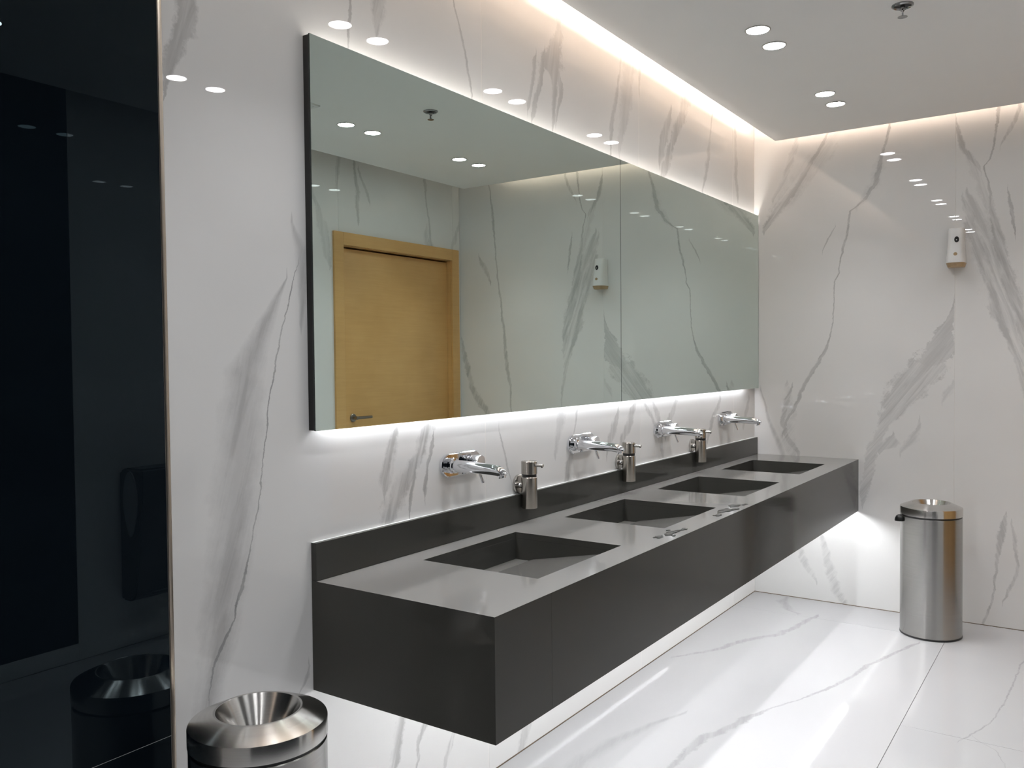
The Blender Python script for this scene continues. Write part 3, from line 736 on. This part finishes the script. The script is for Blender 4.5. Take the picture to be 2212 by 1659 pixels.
# ------------------------------------------------------------------ soap dispensers
def make_soap():
    e = empty('soap_dispenser', (0, 0, 0))
    br = lathe('wall_bracket', [(0, 0.0), (0.034, 0.0), (0.034, 0.009), (0.0325, 0.0105), (0, 0.0105)], M['steel_plain'], e, 48, ROT_TO_MINUS_Y)
    tube('arm', [(0, -0.010, 0), (0, -0.026, 0)], [0.014, 0.014], M['steel_plain'], br, 24)
    lathe('set_screw', [(0, 0), (0.006, 0), (0.006, 0.006), (0.003, 0.009), (0, 0.009)], M['chrome'], br, 20,
          Matrix.Translation((-0.012, -0.019, 0)) @ Matrix.Rotation(math.radians(-90), 4, 'Y'))
    R_ = 0.029
    cy = -0.051
    T_ = Matrix.Translation((0, cy, 0))
    lathe('bottle', [(0, -0.084), (R_ - 0.004, -0.084), (R_ - 0.001, -0.0835), (R_, -0.082), (R_, 0.028), (R_ - 0.0015, 0.0295), (0, 0.0295)], M['steel_soap'], e, 56, T_)
    lathe('gasket', [(R_ - 0.002, 0.0293), (R_ - 0.002, 0.0405)], M['black'], e, 40, T_)
    cap = lathe('pump_cap', [(0, 0.0402), (R_ - 0.001, 0.0402), (R_, 0.0412), (R_, 0.0855), (R_ - 0.0015, 0.087), (0, 0.087)], M['steel_soap'], e, 56, T_)
    tube('nozzle', [(0, cy - 0.026, 0.0735), (0, cy - 0.052, 0.0735), (0, cy - 0.060, 0.0735)], [0.0060, 0.0060, 0.0055], M['steel_plain'], cap, 18)
    tube('outlet', [(0, cy - 0.055, 0.069), (0, cy - 0.055, 0.0655)], [0.0035, 0.003], M['black'], cap, 14)
    return e
so = make_soap()
SLABEL = ('brushed steel soap dispenser on the wall between the first and second faucets',
          'brushed steel soap dispenser on the wall between the second and third faucets',
          'brushed steel soap dispenser on the wall between the third and last faucets')
for i, x in enumerate((-2.608, -1.812, -0.992)):
    o = so if i == 0 else copy_tree(so)
    o.location = (x, -0.0003, 0.9965)
    tag(o, SLABEL[i], 'soap dispenser', 'soap dispensers over the vanity')

# ------------------------------------------------------------------ bins
def make_bin():
    e = empty('waste_bin', (0, 0, 0))
    R_ = 0.149
    lathe('base_ring', [(0, 0), (R_ - 0.003, 0), (R_, 0.002), (R_, 0.010), (R_ - 0.003, 0.011)], M['black'], e, 80)
    lathe('body', [(R_ - 0.0015, 0.0105), (R_ - 0.0015, 0.30), (R_ - 0.0015, 0.618), (R_ - 0.004, 0.620), (R_ - 0.02, 0.620)], M['steel_bin'], e, 96)
    lathe('seal', [(R_ - 0.005, 0.6195), (R_ - 0.005, 0.6275)], M['black'], e, 64)
    lid = lathe('lid', [(R_ - 0.010, 0.627), (R_ - 0.001, 0.627), (R_, 0.628), (R_, 0.664), (R_ - 0.0015, 0.6672), (0.097, 0.6895), (0.0935, 0.6905), (0.0905, 0.6895), (0.060, 0.640), (0.052, 0.627)], M['steel_lid'], e, 96)
    lathe('liner', [(0.052, 0.6272), (0.050, 0.60), (0.049, 0.50), (0, 0.49)], M['black'], lid, 40)
    # black grip at the edge of the lid, pointing along local +x
    bm = bmesh.new()
    n = 12
    prof = [(0.0, 0.034, 0.021), (0.016, 0.034, 0.021), (0.026, 0.028, 0.018), (0.032, 0.016, 0.012), (0.034, 0.004, 0.006)]
    rows = []
    for dx, hh, ww in prof:
        rows.append([bm.verts.new((R_ - 0.004 + dx, math.cos(math.pi * k / n) * ww, 0.590 + math.sin(math.pi * k / n) * hh)) for k in range(n + 1)])
    for A, B in zip(rows, rows[1:]):
        for k in range(n):
            bm.faces.new((A[k], A[k + 1], B[k + 1], B[k]))
    bm.faces.new([r_[0] for r_ in rows] + [r_[-1] for r_ in reversed(rows)])
    bm.faces.new(rows[-1])
    bm.faces.new(rows[0])
    finish('grip', bm, M['black'], e, 50)
    return e
b1 = make_bin()
b1.location = (-3.975, -0.234, 0.0)
b1.rotation_euler = (0, 0, math.radians(80))
tag(b1, 'round brushed steel waste bin with funnel lid beside the dark glass panel, nearest', 'bin', 'waste bins')
b2 = copy_tree(b1)
b2.location = (-0.303, -1.037, 0.0)
b2.rotation_euler = (0, 0, math.radians(116))
tag(b2, 'tall brushed steel waste bin with black side grip standing by the end wall', 'bin', 'waste bins')

# ------------------------------------------------------------------ air freshener on the end wall
af = empty('air_freshener', (0, -1.113, 1.927))
tag(af, 'white plastic air freshener with tan foot high on the end wall', 'air freshener')
def shell(name, rows, mat, parent, n=24):
    bm = bmesh.new()
    R0 = []
    for z, w, d, cap in rows:
        ring = []
        for k in range(n + 1):
            t = math.pi * k / n
            c, s = math.cos(t), math.sin(t)
            ring.append(bm.verts.new((-0.0005 - d * (abs(s) ** 0.55), w * (abs(c) ** 0.6) * (1 if c >= 0 else -1), z)))
        R0.append(ring)
    for A, B in zip(R0, R0[1:]):
        for k in range(n):
            bm.faces.new((A[k], A[k + 1], B[k + 1], B[k]))
        bm.faces.new((A[0], B[0], B[n], A[n]))
    bm.faces.new(R0[0]); bm.faces.new(list(reversed(R0[-1])))
    return finish(name, bm, mat, parent, 45)
shell('cover', [(0.022, 0.049, 0.086, 0), (0.026, 0.0495, 0.087, 0), (0.06, 0.0465, 0.080, 0), (0.10, 0.0425, 0.071, 0), (0.15, 0.0395, 0.062, 0), (0.19, 0.0395, 0.055, 0), (0.205, 0.0395, 0.051, 0), (0.209, 0.0385, 0.047, 0)], M['white_plastic'], af)
shell('foot', [(0.0, 0.040, 0.070, 0), (0.004, 0.042, 0.074, 0), (0.0225, 0.0475, 0.082, 0)], M['tan_plastic'], af)
ROT_MX = Matrix.Rotation(math.radians(-90), 4, 'Y')
eye = lathe('spray_hole', [(0, 0.004), (0.0035, 0.004), (0.004, 0.003), (0.0095, 0.003), (0.0105, 0.0)], M['black'], af, 28, Matrix.Translation((-0.0640, -0.007, 0.145)) @ ROT_MX @ Matrix.Diagonal((1.6, 1.1, 1.0, 1.0)))
lathe('nozzle', [(0, 0.0055), (0.0026, 0.0055), (0.0032, 0.0035)], M['white_plastic'], eye, 18, Matrix.Translation((-0.0640, -0.007, 0.143)) @ ROT_MX)
lathe('button', [(0, 0.0025), (0.0085, 0.0025), (0.0095, 0.0)], M['tan_plastic'], af, 28, Matrix.Translation((-0.0790, -0.003, 0.067)) @ ROT_MX)

# ------------------------------------------------------------------ hand dryer on the wall opposite (seen as a reflection)
hd = empty('hand_dryer', (-2.603, -W, 0.245))
tag(hd, 'dark grey hand dryer on the door wall, seen as a reflection at the left', 'hand dryer')
bm = bmesh.new()
pts = [(0.0, 0.0), (0.0, 0.66), (0.05, 0.68), (0.19, 0.68), (0.20, 0.62), (0.17, 0.30), (0.12, 0.03), (0.08, 0.0)]
A = [bm.verts.new((-0.158, q[0] + 0.0005, q[1])) for q in pts]
B = [bm.verts.new((0.158, q[0] + 0.0005, q[1])) for q in pts]
bm.faces.new(A); bm.faces.new(list(reversed(B)))
for k in range(len(pts)):
    bm.faces.new((A[k], A[(k + 1) % len(pts)], B[(k + 1) % len(pts)], B[k]))
bmesh.ops.bevel(bm, geom=bm.edges[:], offset=0.012, segments=3, affect='EDGES')
finish('body', bm, M['dryer'], hd, 40)
for sx in (-1, 1):
    bm = bmesh.new()
    ring = []
    n = 24
    for k in range(n):
        t = 2 * math.pi * k / n
        yy = 0.105 + 0.062 * math.cos(t) * (1 - 0.35 * max(0, -math.sin(t)))
        ring.append(((sx * 0.1575), yy, 0.50 + 0.165 * math.sin(t)))
    a = [bm.verts.new(q) for q in ring]
    b_ = [bm.verts.new((q[0] + sx * 0.006, q[1], q[2])) for q in ring]
    bm.faces.new(b_); bm.faces.new(list(reversed(a)))
    for k in range(n):
        bm.faces.new((a[k], a[(k + 1) % n], b_[(k + 1) % n], b_[k]))
    finish('side_cover', bm, M['dryer_side'], hd, 40)

# ------------------------------------------------------------------ ceiling downlights in two rows of pairs
def make_downlight():
    e = empty('downlight', (0, 0, 0))
    lathe('trim_ring', [(0.043, 0.0), (0.0435, -0.003), (0.046, -0.0045), (0.049, -0.003), (0.0495, 0.0)], M['steel_plain'], e, 48)
    bm = bmesh.new()
    bm.faces.new([bm.verts.new((0.0432 * math.cos(-2 * math.pi * k / 26), 0.0432 * math.sin(-2 * math.pi * k / 26), -0.0018)) for k in range(26)])
    me = bpy.data.meshes.new('diffuser'); bm.to_mesh(me); bm.free()
    new_obj('diffuser', me, M['diffuser'], e)
    ld = bpy.data.lights.new('downlight_beam', 'AREA')
    ld.shape = 'DISK'
    ld.size = 0.08
    ld.energy = P_DOWN
    ld.color = (0.97, 0.98, 1.0)
    ld.spread = math.radians(95)
    lo = bpy.data.objects.new('beam', ld)
    COL.objects.link(lo)
    lo.parent = e
    lo.location = (0, 0, -0.006)
    return e
dl = make_downlight()
ORD = ('first', 'second', 'third', 'fourth', 'fifth', 'sixth')
cnt = 0
for row, (y, where) in enumerate(((-0.640, 'over the vanity'), (-1.678, 'on the door side'))):
    for k in range(5 if row == 0 else 6):
        for sgn, side in ((-1, 'right'), (1, 'left')):
            x = -(0.749 + 0.9947 * k + sgn * 0.1026)
            o = dl if cnt == 0 else copy_tree(dl)
            cnt += 1
            o.location = (x, y, H)
            tag(o, 'lit ceiling downlight %s, %s pair from the end wall, %s lamp' % (where, ORD[k], side), 'downlight', 'ceiling downlights')

# ------------------------------------------------------------------ square vent in the ceiling, its corner seen in the mirror
vent = empty('ceiling_vent', (-2.32, -1.68, H))
tag(vent, 'pale square ceiling vent, its corner seen at the left edge of the mirror', 'vent')
bm = bmesh.new()
for x0, x1, y0, y1 in ((-0.15, 0.15, 0.13, 0.15), (-0.15, 0.15, -0.15, -0.13), (-0.15, -0.13, -0.13, 0.13), (0.13, 0.15, -0.13, 0.13)):
    add_box(bm, x0, x1, y0, y1, -0.008, -0.0002)
finish('frame', bm, M['vent'], vent)
for k in range(8):
    y = -0.1135 + 0.0325 * k
    bm = bmesh.new()
    add_box(bm, -0.13, 0.13, y - 0.011, y + 0.011, -0.001, 0.001)
    bmesh.ops.transform(bm, matrix=Matrix.Translation((0, y, -0.0055)) @ Matrix.Rotation(math.radians(20), 4, 'X') @ Matrix.Translation((0, -y, 0)), verts=bm.verts[:])
    finish('slat', bm, M['vent'], vent)

# ------------------------------------------------------------------ sprinkler
sp = empty('sprinkler', (-1.765, -1.15, H))
tag(sp, 'chrome fire sprinkler hanging from the ceiling', 'sprinkler')
lathe('flange', [(0.0265, 0.0), (0.0275, -0.004), (0.031, -0.0075), (0.0375, -0.004), (0.038, 0.0)], M['dark_chrome'], sp, 40)
lathe('cup', [(0, -0.0012), (0.0272, -0.0012)], M['black'], sp, 32)
st = lathe('stem', [(0.008, -0.001), (0.008, -0.018), (0.006, -0.022)], M['dark_chrome'], sp, 20)
tube('frame_arm', [(0.0075, 0, -0.018), (0.010, 0, -0.028), (0.004, 0, -0.042)], [0.0022, 0.0022, 0.0022], M['chrome'], st, 10)
tube('frame_arm', [(-0.0075, 0, -0.018), (-0.010, 0, -0.028), (-0.004, 0, -0.042)], [0.0022, 0.0022, 0.0022], M['chrome'], st, 10)
lathe('bulb', [(0, -0.020), (0.0025, -0.022), (0.0025, -0.038), (0, -0.040)], M['black'], sp, 14)
lathe('deflector', [(0, -0.0405), (0.006, -0.0405), (0.0165, -0.0425), (0.017, -0.0437), (0.006, -0.043), (0, -0.043)], M['dark_chrome'], sp, 32)

# ------------------------------------------------------------------ splashed water on the counter's front edge
def puddle(cx, cy, blobs, label, seed):
    rnd = random.Random(seed)
    bm = bmesh.new()
    for (dx, dy, rx, ry) in blobs:
        n, m = 28, 5
        ph = [rnd.uniform(0, 6.28) for _ in range(6)]
        def rad(t):
            return 1 + 0.20 * math.sin(2 * t + ph[0]) + 0.16 * math.sin(3 * t + ph[1]) + 0.10 * math.sin(5 * t + ph[2]) + 0.07 * math.sin(9 * t + ph[3])
        c = bm.verts.new((dx, dy, 0.0013))
        rings = []
        for j in range(1, m + 1):
            f = j / m
            hgt = 0.0013 * (1 - f ** 6) + 0.0005 * math.sin(7 * f + ph[4]) * (1 - f)
            rings.append([bm.verts.new((dx + rx * f * rad(2 * math.pi * k / n) * math.cos(2 * math.pi * k / n),
                                        dy + ry * f * rad(2 * math.pi * k / n) * math.sin(2 * math.pi * k / n), max(hgt, 0.00003) + 0.00015 * rnd.random() * (j < m))) for k in range(n)])
        for k in range(n):
            bm.faces.new((c, rings[0][k], rings[0][(k + 1) % n]))
        for A_, B_ in zip(rings, rings[1:]):
            for k in range(n):
                bm.faces.new((A_[k], B_[k], B_[(k + 1) % n], A_[(k + 1) % n]))
        bm.faces.new(list(reversed(rings[-1])))
    o = finish('water_puddle', bm, M['water'], None, 60)
    o.location = (cx, cy, ZC + 0.0002)
    tag(o, label, 'puddle', 'water splashes on the counter')
    return o
puddle(-2.50, -0.560, [(0.0, 0.0, 0.050, 0.020), (-0.09, 0.008, 0.030, 0.013), (0.075, -0.012, 0.022, 0.012), (-0.045, -0.026, 0.014, 0.007), (0.03, 0.027, 0.012, 0.007)],
       'spilled water on the counter edge between the first and second basins', 3)
puddle(-2.00, -0.563, [(0.0, 0.0, 0.070, 0.022), (0.12, 0.010, 0.045, 0.018), (-0.11, -0.010, 0.030, 0.012), (0.05, -0.028, 0.020, 0.008), (0.17, -0.015, 0.022, 0.010)],
       'larger spilled water on the counter edge in front of the second basin', 5)
